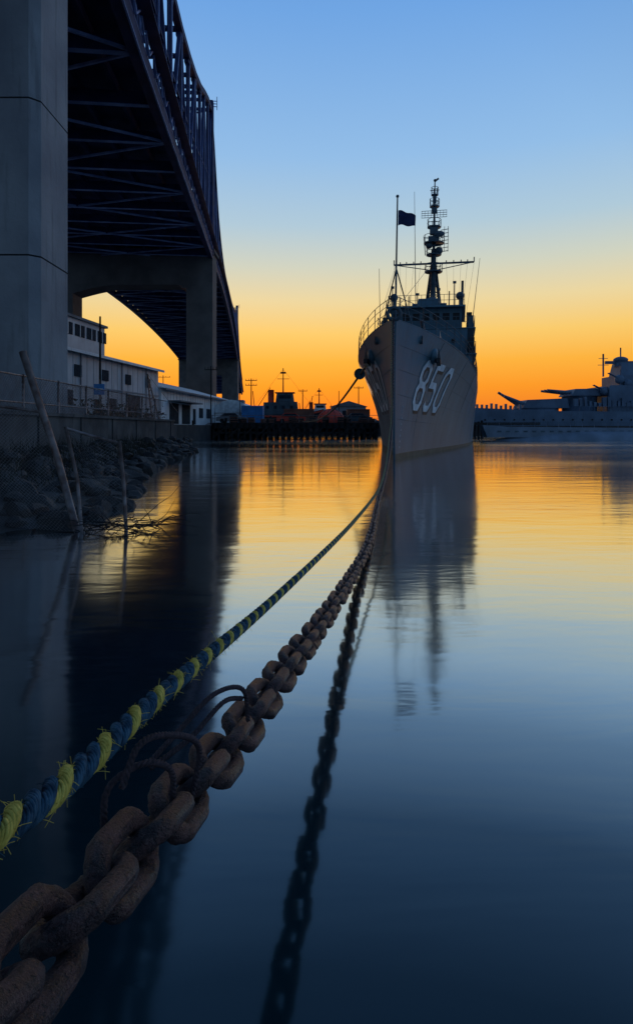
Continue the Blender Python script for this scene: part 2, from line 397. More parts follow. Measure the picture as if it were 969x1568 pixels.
for y in np.arange(10,43,3.): f.cyl((-10.4,y,2.),(-10.4,y,3.5),.045,IRON,n=6)
for z in (2.5,3.45): f.cyl((-10.4,8,z),(-10.4,43,z),.028,IRON,n=5)
def mesh_panel2(y0,y1,z0,z1,s):
    for c in np.arange(y0-(z1-z0),y1,s):
        for sg in (1,-1):
            a=(c,z0) if sg>0 else (c,z1); b2=(c+(z1-z0),z1) if sg>0 else (c+(z1-z0),z0)
            f.beam((-10.4,a[0],a[1]),(-10.4,b2[0],b2[1]),.009,.009,WIRE)
mesh_panel2(12,41,2.05,3.45,.16)
f.obj('chain_link_fence')
tw=MB()
for i in range(60):
    p=np.array([rng.uniform(-3.75,-2.5),rng.uniform(9.2,10.2),rng.uniform(-.05,.12)]); pts=[p.copy()]
    dv=np.array([rng.normal()*.8+.2,rng.normal()*.2,rng.uniform(.05,.6)]); 
    for k in range(5):
        dv=dv+rng.normal(size=3)*.35-np.array([0,0,.14]); p=p+dv*rng.uniform(.06,.13); p[2]=max(p[2],-.03); pts.append(p.copy())
    tw.tube(pts,np.linspace(.009,.003,6),WOODD,n=4)
tw.obj('driftwood_twigs')
GR=mat('dry_weeds',(.06,.052,.035),(.025,.024,.016),scale=3,rough=.9)
gr=MB()
for i in range(1500):
    y=rng.uniform(8.5,34); xe=ex(y); x=xe+(-9.7-xe)*rng.uniform(.3,1)
    z=.85*((x-xe)/(-9.9-xe))+.1; h_=rng.uniform(.15,.6); a_=rng.normal(size=2)*.15
    gr.add([(x-.012,y,z),(x+.012,y,z),(x+a_[0],y+a_[1],z+h_)],[(0,1,2)],GR)
gr.obj('bank_weeds')

# ---------------------------------------------------------------- buildings
SID=mat('metal_siding',(.52,.53,.54),(.38,.39,.41),scale=.4,rough=.6,streak=(.22,.21,.2))
SIDL=mat('white_siding',(.78,.78,.77),(.58,.58,.58),scale=.4,rough=.7,streak=(.35,.33,.3))
ROOF=mat('roof_grey',(.20,.20,.21),(.12,.12,.13),scale=.5,rough=.8)
SIDR=mat('siding_seam',(.30,.30,.31),(.24,.24,.25),rough=.7)
def bframe(ax,ay,bx,by):
    L=math.hypot(bx-ax,by-ay); ux,uy=(bx-ax)/L,(by-ay)/L; nx,ny=-uy,ux
    return L,(lambda u,v,z:(ax+ux*u+nx*v,ay+uy*u+ny*v,z)),math.atan2(uy,ux)
wh=MB(); L,Pt,rz=bframe(-21.2,47,-18.1,71)
def blk(B,Pt,rz,u0,u1,v0,v1,z0,z1,m):
    c=Pt((u0+u1)/2,(v0+v1)/2,(z0+z1)/2); B.box(c,(u1-u0,v1-v0,z1-z0),m,rz)
blk(wh,Pt,rz,0,L,0,22,1.9,8.2,SID)
def gable(B,Pt,u0,u1,v0,v1,z0,zr,m):
    vm=(v0+v1)/2
    V=[Pt(u0,v0,z0),Pt(u1,v0,z0),Pt(u1,v1,z0),Pt(u0,v1,z0),Pt(u0,vm,zr),Pt(u1,vm,zr)]
    B.add(V,[(0,1,5,4),(3,4,5,2),(0,4,3),(1,2,5),(0,3,2,1)],m)
gable(wh,Pt,-.4,L+.4,-.5,22.5,8.203,10.6,ROOF)
blk(wh,Pt,rz,-3,L-3,5,17,8.3,12.6,SID); blk(wh,Pt,rz,-3.2,L-2.8,4.7,17.3,12.603,12.85,ROOF)
for u in np.arange(-2,L-4.5,2.4):
    blk(wh,Pt,rz,u,u+1.9,4.94,5.0-.003,10.9,12.1,GLASS); blk(wh,Pt,rz,u+.9,u+1.0,4.90,4.937,10.9,12.1,SIDL)
for u in np.arange(.5,L,1.2): blk(wh,Pt,rz,u,u+.05,-.02,-.003,2.1,8.1,SIDR)
blk(wh,Pt,rz,0,L,-.12,-.055,5.2,5.3,SIDR)
blk(wh,Pt,rz,-.4,L+.4,-.6,-.51,7.95,8.2,SIDL)
for u,a,z0,z1 in ((3,2.2,2.1,4.8),(9,1.2,2.1,4.2),(12,1.4,3.2,4.4),(16,3,2.1,5),(5.5,1.2,6,7),(10.5,1.2,6,7),(15.5,1.2,6,7),(20.5,1.2,6,7)): blk(wh,Pt,rz,u,u+a,-.1,-.03,z0,z1,GLASS)
for u in (6.5,14.5,20.5): wh.cyl(Pt(u,-.1,2),Pt(u,-.1,8),.06,SIDR,n=6)
for u in (2,10,18): wh.beam(Pt(u,8,12.85),Pt(u,8,14.2),.5,.5,SIDR)
wh.obj('warehouse')
w2=MB(); L,Pt,rz=bframe(-17.9,71.5,-14.9,107)
blk(w2,Pt,rz,0,L,0,14,1.9,6.2,SIDL); gable(w2,Pt,-.3,L+.3,-.6,14.5,6.203,8.3,SIDL)
for u,a,z0,z1 in ((3,3.5,2.1,4.6),(8,3.5,2.1,4.6),(13,1.2,2.1,4.2),(16,2,3,4.4),(20,2,3,4.4),(26,1.2,2.1,4.2),(30,2.4,2.1,4.6)): blk(w2,Pt,rz,u,u+a,-.06,-.003,z0,z1,GLASS)
blk(w2,Pt,rz,2.4,12.2,-1.6,-.01,4.75,4.9,ROOF)
blk(w2,Pt,rz,-.3,L+.3,-.7,-.61,6.0,6.2,ROOF)
for u in np.arange(1,L,1.2): blk(w2,Pt,rz,u,u+.05,-.02,-.003,4.95,6.1,SIDR)
w2.obj('waterfront_building')
tn=MB(); V=[];F=[]
for i in range(13):
    a=math.pi*i/12
    for yy in (96,112): V.append((-13.2+2.6*-math.cos(a),yy,3.95+2.0*math.sin(a)))
for i in range(12): F.append((2*i,2*i+1,2*i+3,2*i+2))
F.append([2*i for i in range(13)]); F.append([2*i+1 for i in range(13)][::-1])
tn.add(V,F,WHITE); tn.box((-13.2,104,3.1),(5.0,15.6,1.7),SIDL)
for y in (98,101,104,107,110): tn.box((-10.68,y,3.2),(.04,1.6,1.2),GLASS)
tn.obj('fabric_shelter')

# ---------------------------------------------------------------- wharf
wf=MB()
wf.box((-3,100,2.15),(24,22,.4),WOODD)
wf.box((-3,88.9,1.75),(24,.3,.5),WOODD); wf.box((-3,88.85,.9),(24,.25,.3),WOODD)
for x in np.arange(-14.8,9.1,.9):
    for y in (88.75,91,94): 
        hh=2.2+(.9*rng.random() if rng.random()<.4 and y<89 else 0); wf.cyl((x,y,-1.5),(x+rng.normal()*.07,y,hh),.19,WOODD,n=7)
for x in np.arange(-14.8,9,2.): wf.beam((x,88.6,.1),(x+2,88.6,1.9),.12,.2,WOODD)
for x in np.arange(-15,9,2.5): wf.box((x,89.3,2.9),(.08,.08,1.1),IRON)
wf.beam((-15,89.3,3.4),(9,89.3,3.4),.06,.06,IRON); wf.beam((-15,89.3,2.9),(9,89.3,2.9),.05,.05,IRON)
wf.obj('timber_wharf')
fl=MB(); fl.box((-18.2,84,.35),(5.4,3,.5),IRON)
for x in (-20,-16.4): fl.cyl((x,82.4,-1),(x,82.4,2.6),.14,WOODD)
fl.beam((-16.8,84,.62),(-15.2,90,2.3),1.0,.1,IRON); fl.obj('floating_dock')
BLUEP=mat('blue_container',(.05,.25,.55),(.03,.16,.38),scale=1,rough=.5); REDP=mat('red_canvas',(.80,.07,.03),(.55,.05,.025),scale=1,rough=.6)
GREYC=mat('grey_container',(.26,.27,.27),(.16,.16,.17),scale=1,rough=.6); BROWNC=mat('brown_container',(.28,.10,.06),(.16,.06,.04),scale=1,rough=.6)
def container(x,y,z,sx,sy,sz,m):
    c=MB(); c.box((x,y,z+sz/2),(sx,sy,sz),m)
    for q in np.arange(-sx/2+.2,sx/2-.1,.35): c.box((x+q,y-sy/2-.03,z+sz/2),(.15,.055,sz-.3),m)
    for q in (-1,1): c.box((x+q*(sx/2-.06),y-sy/2-.05,z+sz/2),(.12,.1,sz+.02),m)
    c.box((x,y-sy/2-.05,z+.08),(sx-.25,.09,.16),m); c.box((x,y-sy/2-.05,z+sz-.08),(sx-.25,.09,.16),m)
    c.obj('shipping_container')
container(-9.7,95,2.36,3.2,2.4,2.6,BLUEP); container(-2.9,104,2.36,5,2.4,2.4,BROWNC); container(6.6,99,2.36,3.6,2.4,2.2,BROWNC); container(-12.3,98,2.36,1.8,2.4,3.6,GREYC)
t=MB(); t.sphere((2.2,94.5,2.5),1.9,REDP,n=20,k=12,sc=(1.15,1,1.05)); t.cyl((2.2,94.5,4.4),(2.2,94.5,5.1),.04,IRON)
for q in range(10):
    a=q*math.pi/5; t.tube([(2.2+2.2*math.sin(p_)*math.cos(a),94.5+1.93*math.sin(p_)*math.sin(a),2.5+2.02*math.cos(p_)) for p_ in np.linspace(0,1.57,8)],.03,BLACK,n=5)
t.obj('red_canopy_tent')
def boat(tx,ty,name,k,hullm,cabm):
    tg=MB()
    P=lambda L_:[(tx+a*k,2.3+b_*k) for a,b_ in L_]
    tg.extr(P([(-6,0),(5.5,0),(6.8,2.4),(4,1.7),(-2,1.4),(-6.4,1.8)]),'y',ty-2.2,ty+2.2,hullm)
    tg.extr(P([(-6.3,1.45),(-2,1.05),(4,1.35),(6.6,2.0),(6.6,2.25),(4,1.6),(-2,1.32),(-6.35,1.7)]),'y',ty-2.23,ty+2.23,REDP)
    tg.extr(P([(-3.2,1.45),(2.6,1.6),(2.4,3.6),(-3,3.5)]),'y',ty-1.5,ty+1.5,cabm)
    tg.extr(P([(-1.1,3.6),(1.9,3.62),(1.7,5.0),(-.9,5.0)]),'y',ty-1.2,ty+1.2,cabm)
    tg.box((tx+.4*k,ty-1.22,2.3+4.4*k),(2.0*k,.03,.55*k),GLASS)
    for q in range(4): tg.box((tx+(-2.4+q*1.3)*k,ty-1.52,2.3+2.7*k),(.5*k,.03,.5*k),GLASS)
    tg.box((tx+.4*k,ty,2.3+5.1*k),(3.2*k,2.8,.15),REDP)
    tg.cyl((tx-1.9*k,ty,2.3+3.5*k),(tx-1.9*k,ty,2.3+5.6*k),.5*k,REDP,n=14)
    tg.cyl((tx+.1,ty,2.3+5*k),(tx+.1,ty,2.3+9.2*k),.13,hullm,r2=.07)
    tg.beam((tx-.9*k,ty,2.3+7.4*k),(tx+1.1*k,ty,2.3+7.4*k),.09,.09,hullm); tg.box((tx+.1,ty,2.3+8.4*k),(.9*k,.3,.3),hullm)
    tg.cyl((tx-4.5*k,ty,2.3+1.5*k),(tx-4.9*k,ty,2.3+5.4*k),.07,hullm); tg.beam((tx-4.6*k,ty,2.3+2*k),(tx-2*k,ty,2.3+6*k),.1,.1,hullm)
    tg.cyl((tx+4.5*k,ty,2.3+2*k),(tx+4.9*k,ty,2.3+4.6*k),.06,hullm)
    tg.beam((tx+.1,ty,2.3+9*k),(tx+5.2*k,ty,2.3+2.4*k),.03,.03,hullm); tg.beam((tx+.1,ty,2.3+9*k),(tx-5.5*k,ty,2.3+1.8*k),.03,.03,hullm)
    for q in range(7): tg.sphere((tx+(-5+q*1.6)*k,ty-2.25,2.3+1.0*k),.3,BLACK,n=8,k=6)
    tg.obj(name)
boat(-6.0,110,'tugboat',1.08,BLACK,SHIPDK); boat(.4,118,'fishing_boat',.75,REDP,WHITE)
def car(x,y,m,L=4.3):
    c=MB(); c.extr([(x-L/2,2.62),(x+L/2,2.62),(x+L/2,3.2),(x+L*.3,3.3),(x+L*.17,3.78),(x-L*.22,3.8),(x-L*.36,3.32),(x-L/2,3.2)],'y',y-.85,y+.85,m)
    c.extr([(x+L*.26,3.3),(x+L*.16,3.72),(x-L*.21,3.73),(x-L*.32,3.33)],'y',y-.865,y+.865,GLASS)
    for q in (-.3,.3): c.cyl((x+q*L,y-.88,2.68),(x+q*L,y+.88,2.68),.32,BLACK,n=16)
    c.obj('parked_car')
car(-3.8,93,REDP); car(6.2,93.5,SHIPDK); car(-12.6,92,GREYC)
cr=MB()
for i in range(26):
    x=rng.uniform(-14,8.5); y=rng.uniform(90,92); s_=rng.uniform(.4,.9); cr.box((x,y,2.36+s_/2),(s_*1.2,s_,s_),WOODD)
    for q in (-.35,0,.35): cr.box((x,y,2.36+s_/2+q*s_),(s_*1.27,s_*1.07,.09),BROWNC)
cr.obj('dock_crates')
s=MB(); s.box((5.6,110,3.8),(6,4,3.0),SIDR); s.extr([(2.3,5.3),(8.9,5.3),(5.6,6.3)],'y',107.8,112.2,ROOF); s.box((5,107.97,3.5),(1,.05,2.2),GLASS); s.box((7,107.97,4),(.9,.05,.9),GLASS); s.obj('wharf_shed')
def pole(x,y,z0,z1,arms,r=.13):
    p=MB(); p.cyl((x,y,z0),(x,y,z1),r,WOODD,n=8,r2=r*.7)
    for (dz,wd) in arms:
        p.beam((x-wd/2,y-.15,z1-dz),(x+wd/2,y-.15,z1-dz),.12,.12,WOODD)
        for q in (-.45,-.2,.2,.45): p.cyl((x+q*wd,y-.15,z1-dz+.05),(x+q*wd,y-.15,z1-dz+.35),.05,WOODD,n=6)
    p.obj('utility_pole')
pole(-19.0,54.5,2,11.4,[],r=.12); pole(-13.6,80,2,9.6,[(.5,1.6)],r=.09); pole(-12.4,118,2,11,[(.4,2.2),(1.3,2.2)])
pole(-42,170,2,16,[(.5,4)],r=.15); pole(9.5,140,2,11,[(.4,2.2)]); pole(-3.0,135,2,10,[(.4,2)]); pole(3.5,97,2.3,7.4,[],r=.07); pole(-11.6,94,2.3,8,[],r=.06)
sg=MB(); sg.cyl((-15.2,43.5,2),(-15.2,43.5,5.0),.05,IRON); sg.box((-15.2,43.43,4.3),(.75,.04,.75),BLUEP); sg.box((-15.2,43.405,4.3),(.5,.01,.12),WHITE); sg.obj('parking_sign')
cr=MB()
for a,b2 in (((-16.4,62,2),(-16.9,62,7.)),((-15.6,62,2),(-16.9,62,7.))): cr.beam(a,b2,.12,.12,IRON)
for q in range(6): cr.beam((-16.4-.08*q,62,2+.8*q),(-15.7-.18*q,62,2.4+.8*q),.06,.06,IRON)
cr.beam((-16.9,62,7),(-13.8,62,3.1),.03,.03,IRON); cr.obj('boat_hoist')
SHR=mat('shrub_leaves',(.035,.045,.02),(.012,.018,.01),scale=3,rough=.8)
sh=MB()
for i in range(2600):
    c=np.array([rng.uniform(-14.5,-11.2),rng.uniform(32,46),0]); c[2]=2+rng.random()**1.7*1.2*(.6+.4*math.sin(c[1]*1.7))
    a=rng.normal(size=(3,3))*.09; sh.add(c+a,[(0,1,2)],SHR)
sh.obj('shrubs')

# ---------------------------------------------------------------- distant shore
ds=MB(); FAR=mat('distant_trees',(.035,.035,.04),(.02,.02,.025),scale=.02,rough=1)
xs=np.arange(-1500,1500,4.); V=[];F=[]
hh=8+4*np.sin(xs*.011)+2.5*np.sin(xs*.037+1)+rng.normal(size=len(xs))*1.1
for x,h in zip(xs,hh): V+=[(x,600,-1),(x,603,max(h*.8,1.5)),(x,640,max(h,2)),(x,900,2)]
for i in range(len(xs)-1):
    for j in range(3): F.append((i*4+j,i*4+4+j,i*4+5+j,i*4+1+j))
ds.add(V,F,FAR); ds.obj('distant_shore')

# ---------------------------------------------------------------- destroyer
D=hermite([0,1,2,4,8,15,22,30,60,100,117],[.12,.62,1.1,1.85,2.95,4.05,4.5,4.75,4.85,4.3,3.2])
W_=hermite([0,2,6,13,20,28,38,60,100,117],[.05,.26,.8,1.95,3.0,3.95,4.5,4.7,4.0,2.2])
ZD=hermite([0,5,15,30,50,70,100,119],[6.85,6.55,6.0,5.3,4.6,4.0,3.6,3.6])
RK=1.3
stem=lambda z: RK*(1-np.clip(z/6.85,0,1))**1.25
def hbz(s,z):
    zz=float(ZD(s)); t=min(max(z/zz,0),1); sp_=max(s-float(stem(z)),0.)
    p=2.0-.8*min(sp_/40,1)
    return float(W_(sp_))+(float(D(sp_))-float(W_(sp_)))*t**p
S=MB()
ss=np.r_[0,.15,.4,.8,1.3,2,3,4,5,6.5,8,10,12,14,17,20,24,28,33,40,50,60,75,90,105,117]
nz=15
def loft(sgn):
    V=[];F=[];M=[]
    for s_ in ss:
        zd=float(ZD(s_))
        for k in range(nz+3):
            z=-1.5 if k==0 else (0.0 if k==1 else (.28 if k==2 else .28+(zd-.28)*((k-2)/nz)))
            st_=float(stem(max(z,0))); y=st_+s_*(117-st_)/117
            t=max(z,0)/zd; p=2.0-.8*min(s_/40,1)
            hb=float(W_(s_))+(float(D(s_))-float(W_(s_)))*t**p
            V.append((sgn*hb,y,z))
    n=nz+3
    for i in range(len(ss)-1):
        for k in range(n-1):
            q=(i*n+k,(i+1)*n+k,(i+1)*n+k+1,i*n+k+1)
            F.append(q if sgn>0 else q[::-1]); M.append(k<2)
    return V,F,M,n
for sgn in (1,-1):
    V,F,M,n=loft(sgn)
    S.add(V,[f_ for f_,k in zip(F,M) if not k],HULL,True)
    S.add(V,[f_ for f_,k in zip(F,M) if k],HULLD,True)
V,F,M,n=loft(1); V=np.array(V)
c=[]
for k in range(n): c+= [V[k],V[k]*[-1,1,1]]
c=np.array(c); S.add(c,[(2*k,2*k+2,2*k+3,2*k+1) for k in range(n-1)],HULL)
top=V[n-1::n]; dk=[]
for v in top: dk+=[v-[0,0,.02],v*[-1,1,1]-[0,0,.02]]
S.add(dk,[(2*k,2*k+2,2*k+3,2*k+1) for k in range(len(top)-1)],SHIPDK)
tr=V[-n:]; S.add(list(tr)+[v*[-1,1,1] for v in tr],[list(range(n))+list(range(2*n-1,n-1,-1))],HULL)
for zt in (.30,.48,.66,.83):
    for sgn in (1,-1):
        pts=[]
        for s_ in ss[2:22]:
            z=float(ZD(s_))*zt; pts.append((sgn*(hbz(s_+float(stem(z)),z)+.003),s_+float(stem(z)),z))
        S.tube(pts,.012,SHIPDK,n=4)
for s_ in (5.5,12,18.5,25,31.5):
    for sgn in (1,-1):
        S.tube([(sgn*(hbz(s_,z)+.002),s_,z) for z in np.linspace(.3,float(ZD(s_))-.1,10)],.009,SHIPDK,n=4)
for sgn in (1,-1):
    for hgt,r in ((0.0,.05),(.45,.015),(.8,.015),(1.12,.018)):
        S.tube([(sgn*(float(D(s_))-.05),s_,float(ZD(s_))+hgt) for s_ in ss[1:22]],r,SHIPDK,n=5)
    for s_ in np.arange(.8,50,1.7):
        S.cyl((sgn*(float(D(s_))-.05),s_,float(ZD(s_))),(sgn*(float(D(s_))-.05),s_,float(ZD(s_))+1.12),.022,SHIPDK,n=5)
a=np.linspace(0,2*math.pi,20,endpoint=False)
S.tube([(.30*math.cos(q),.05,7.12+.30*math.sin(q)) for q in a],.09,SHIPDK,closed=True,n=8)
S.cyl((0,.7,6.8),(0,.7,13.0),.055,SHIPDK,r2=.035); S.sphere((0,.7,13.05),.08,SHIPDK)
S.cyl((0,.72,9.5),(-.75,1.6,6.8),.035,SHIPDK,n=6); S.cyl((0,.72,9.5),(.75,1.6,6.8),.035,SHIPDK,n=6)
NAVY=mat('flag_navy',(.02,.03,.10),(.012,.018,.06),scale=4,rough=.8)
V=[];F=[]
nx_,nz_=14,8
for i in range(nx_+1):
    for j in range(nz_+1):
        u,v=i/nx_,j/nz_
        V.append((.05+.85*u,.7+.10*math.sin(u*8+v*2)*u,12.35-.75*v*(1-.25*u)-.28*u**1.3+.04*math.sin(u*9)))
for i in range(nx_):
    for j in range(nz_): q=i*(nz_+1)+j; F.append((q,q+1,q+nz_+2,q+nz_+1))
S.add(V,F,NAVY,True)
for sgn in (1,-1):
    s_=4.9; z=5.55; hb=hbz(s_,z); 
    S.sphere((sgn*(hb+.0),s_,z+.1),.48,HULL,n=14,k=10,sc=(.6,1,1))
    S.cyl((sgn*(hb-.1),s_,z+.25),(sgn*(hb+.32),s_-.05,z-.35),.11,BLACK)
    S.beam((sgn*(hb+.30),s_-.62,z-.25),(sgn*(hb+.30),s_+.55,z-.3),.22,.28,BLACK)
    for q in (-1,1):
        S.add([(sgn*(hb+.22),s_+q*.62-.1,z-.35),(sgn*(hb+.42),s_+q*.62+.12,z-.35),(sgn*(hb+.3),s_+q*.42,z+.5),(sgn*(hb+.2),s_+q*.62+.12,z-.35)],[(0,1,2),(1,3,2),(0,2,3),(0,3,1)],BLACK)
    S.cyl((sgn*(hbz(2.6,6.2)-.1),2.6,6.2),(sgn*(hbz(2.6,6.2)+.06),2.6,6.2),.22,SHIPDK,n=14)
def lp(x0,y0,x1,y1,c=.14): return [(x0+c,y0),(x1-c,y0),(x1,y0+c),(x1,y1-c),(x1-c,y1),(x0+c,y1),(x0,y1-c),(x0,y0+c)]
GLY={'8':[(lp(0,0,.58,.52),True),(lp(.03,.52,.55,1),True)],'5':[([(.56,1),(.03,1),(.03,.56),(.42,.56),(.58,.42),(.58,.14),(.44,0),(.14,0),(0,.12)],False)],'0':[(lp(0,0,.58,1,.16),True)]}
def stroke(pts,closed,wd):
    P=np.array(pts,float)
    n=len(P); O=[]
    for i in range(n):
        if closed or 0<i<n-1:
            a=P[i]-P[i-1]; b2=P[(i+1)%n]-P[i]
        elif i==0: a=b2=P[1]-P[0]
        else: a=b2=P[-1]-P[-2]
        a=a/np.linalg.norm(a); b2=b2/np.linalg.norm(b2)
        na=np.array([-a[1],a[0]]); nb=np.array([-b2[1],b2[0]]); mm=na+nb; mm/=np.linalg.norm(mm)
        O.append(mm/max(mm@na,.3)*wd/2)
    O=np.array(O); quads=[]
    R=n if closed else n-1
    for i in range(R):
        j=(i+1)%n
        for q in range(6):
            t0,t1=q/6,(q+1)/6
            A=P[i]*(1-t0)+P[j]*t0; B=P[i]*(1-t1)+P[j]*t1; oa=O[i]*(1-t0)+O[j]*t0; ob=O[i]*(1-t1)+O[j]*t1
            quads.append((A-oa,B-ob,B+ob,A+oa))
    return quads
def number(sgn,ds_,dz,off,m,wd):
    for gi,ch_ in enumerate('850'):
        for li,(pts,cl) in enumerate(GLY[ch_]):
            for q in stroke(pts,cl,wd):
                V=[]
                for (u,v) in q:
                    uu=gi*.92+u
                    s_=(4.0+uu*2.45) if sgn>0 else (4.0+(2.42-uu)*2.45)
                    s_+=ds_; z=2.75+v*2.4+dz
                    V.append((sgn*(hbz(s_,z)+off+.004*li),s_,z))
                S.add(V,[(0,1,2,3),],m)
for sgn in (1,-1):
    number(sgn,.16,-.12,.02,BLACK,.20); number(sgn,0,0,.035,WHITE,.15)
for k in range(8):
    z=.6+k*.3
    for sgn in (1,-1): S.box((sgn*(hbz(2.2,z)+.01),2.2,z),(.02,.12,.08),WHITE)
S.box((0,17,7.3),(3.8,4.8,2.6),HULL,taper=.88)
for q in (-.7,.7): S.cyl((q,14.8,7.9),(q,9.8,8.5),.13,SHIPDK,r2=.1)
S.cyl((0,17,5.8),(0,17,6.1),2.2,SHIPDK,n=20)
for q in (-.8,.8): S.cyl((q,6,6.4),(q,6,7.2),.35,SHIPDK,n=12,r2=.28)
S.box((0,10.5,6.6),(1.2,1.2,1.0),HULL)
# superstructure
S.box((0,32,6.6),(8.2,13,3.0),HULL); S.box((0,32,9.3),(7.4,11,2.396),HULL); S.box((0,31.5,11.5),(6.4,8,1.996),HULL)
S.box((0,31,12.58),(7.0,8.6,.15),HULL); S.box((0,31.5,8.12),(9.0,12.6,.08),HULL); S.box((0,31.6,10.54),(8.8,10.4,.08),HULL)
for x in np.arange(-2.7,3,.9): S.box((x,27.49,11.75),(.6,.03,.65),BLACK)
for y in np.arange(28.2,35,1.1): 
    for sgn in (1,-1): S.box((sgn*3.21,y,11.75),(.03,.7,.65),BLACK)
for x in (-2.5,-.9,.9,2.5): S.cyl((x,26.6,9.4),(x,26.48,9.4),.2,BLACK,n=12)
for zz,wd,y0,y1 in ((8.2,8.8,25.6,37.6),(10.6,8.6,26.6,36.6),(12.65,6.8,26.9,35.1)):
    for hh_ in (.5,1.0):
        for sgn in (1,-1): S.beam((sgn*wd/2,y0,zz+hh_),(sgn*wd/2,y1,zz+hh_),.035,.035,SHIPDK)
        S.beam((-wd/2,y0,zz+hh_),(wd/2,y0,zz+hh_),.035,.035,SHIPDK)
    for y in np.arange(y0,y1,1.2):
        for sgn in (1,-1): S.beam((sgn*wd/2,y,zz),(sgn*wd/2,y,zz+1),.04,.04,SHIPDK)
    for x in np.arange(-wd/2,wd/2+.1,1.): S.beam((x,y0,zz),(x,y0,zz+1),.04,.04,SHIPDK)
for i in range(34):
    sgn=1 if i%2 else -1; y=rng.uniform(26,37); z=rng.choice([8.2,10.6]); h_=rng.uniform(.5,1.5)
    S.box((sgn*rng.uniform(3.75,4.1),y,z+h_/2),(rng.uniform(.3,.6),rng.uniform(.4,1.2),h_),(SHIPDK,HULL,BLACK)[i%3])
for x,h_ in ((-3.1,1.9),(-.8,1.2),(1.1,1.6),(2.5,2.2),(3.0,1.0)): S.cyl((x,27.5,12.65),(x,27.5,12.65+h_),.05,SHIPDK,n=5); S.box((x,27.5,12.65+h_),(.3,.2,.2),SHIPDK)
S.box((0,33,13.5),(2.4,2.6,1.7),HULL,taper=.85); S.cyl((-1.7,33,13.8),(1.7,33,13.8),.28,HULL,n=10)
for sgn in (1,-1):
    S.cyl((sgn*3.0,28,12.6),(sgn*3.0,28,13.5),.1,SHIPDK); S.sphere((sgn*3.0,28,13.7),.38,SHIPDK)
    S.sphere((sgn*4.3,42,7.5),1.0,SHIPDK,sc=(.7,3,.7)); S.beam((sgn*4.2,40,5),(sgn*4.7,40,8.6),.15,.15,SHIPDK); S.beam((sgn*4.2,44,5),(sgn*4.7,44,8.6),.15,.15,SHIPDK)
    for k in range(4): S.cyl((sgn*4.35,27+k*1.6,6.9),(sgn*4.35,28.1+k*1.6,6.9),.28,SHIPDK,n=10)
S.box((0,60,6.4),(6.4,40,3.4),HULL)
for y in (47,62): S.tube([(0,y,8),(0,y+.5,13.2)],[1.7,1.5],HULL,n=20); S.cyl((0,y+.5,13.2),(0,y+.55,13.6),1.6,BLACK,n=20)
S.box((0,84,6.2),(5,9,3.5),HULL); S.box((0,97,5.3),(4.2,4.8,2.6),HULL,taper=.88)
# main mast
my=40.5
S.cyl((0,my,8),(0,my,21.5),.34,SHIPDK,n=12,r2=.28)
for q in (-1,1): S.cyl((q*1.75,my+2.2,8),(q*.15,my+.2,20.),.19,SHIPDK,n=8)
for z in np.arange(10,20,1.1):
    t=(z-8)/12; wdt=1.75*(1-t)+.15*t
    S.beam((-wdt,my+2.2*(1-t),z),(wdt,my+2.2*(1-t),z),.11,.11,SHIPDK)
    t2=(z+1.1-8)/12; w2_=1.75*(1-t2)+.15*t2
    if z<18.6:
        S.beam((-wdt,my+2.2*(1-t),z),(w2_,my+2.2*(1-t2),z+1.1),.09,.09,SHIPDK); S.beam((wdt,my+2.2*(1-t),z),(-w2_,my+2.2*(1-t2),z+1.1),.09,.09,SHIPDK)
S.cyl((0,my,21),(0,my,29.2),.17,SHIPDK,n=8,r2=.06)
S.beam((-4.4,my,20.0),(4.4,my,20.0),.18,.18,SHIPDK); S.beam((-4.4,my,20.0),(0,my,19.2),.08,.08,SHIPDK); S.beam((4.4,my,20.),(0,my,19.2),.08,.08,SHIPDK)
for q in (-1,1):
    for u in (1.4,2.2,3.0,3.7,4.4):
        S.cyl((q*u,my,20),(q*u,my,20.55 if u>4 else 20.3),.06,SHIPDK,n=5)
        S.beam((q*u,my,20),(q*(u*.55+1.1),my-4,12.6),.018,.018,SHIPDK)
for z,wx in ((19.0,1.3),(20.9,1.1),(22.2,1.5),(24.0,1.0),(26.3,.7),(27.6,.5)):
    S.cyl((0,my,z),(0,my,z+.12),wx*.75,SHIPDK,n=14)
    for hh_ in (.5,.9):
        S.tube([(wx*.75*math.cos(q),my+wx*.75*math.sin(q),z+hh_) for q in a],.03,SHIPDK,closed=True,n=4)
    for q in a[::3]: S.cyl((wx*.75*math.cos(q),my+wx*.75*math.sin(q),z),(wx*.75*math.cos(q),my+wx*.75*math.sin(q),z+.9),.03,SHIPDK,n=4)
for i in range(9):
    x=-1.35+i*.3375; S.beam((x,my-.5-.12*(1-(x/1.35)**2),25.0),(x,my-.5,25.75),.035,.035,SHIPDK)
for z in (25.0,25.25,25.5,25.75): S.beam((-1.4,my-.5,z),(1.4,my-.5,z),.045,.045,SHIPDK)
S.sphere((.6,my-.6,23.1),.6,SHIPDK,sc=(1,.4,.6)); S.sphere((-.5,my-.3,22.0),.4,SHIPDK); S.sphere((.55,my,21.4),.45,SHIPDK); S.box((0,my-.3,23.6),(.9,.6,.9),SHIPDK); S.box((0,my-.2,22.6),(1.2,.7,.7),SHIPDK)
for k in range(7): S.beam((.75,my-.3,21.2+k*.4),(1.6,my-.3,21.3+k*.4),.06,.06,SHIPDK)
S.beam((1.55,my-.3,21.2),(1.55,my-.3,24),.06,.06,SHIPDK); S.beam((1.15,my-.3,21.2),(1.15,my-.3,24),.05,.05,SHIPDK); S.beam((-.9,my-.2,20.9),(-1.1,my-.2,23),.09,.09,SHIPDK)
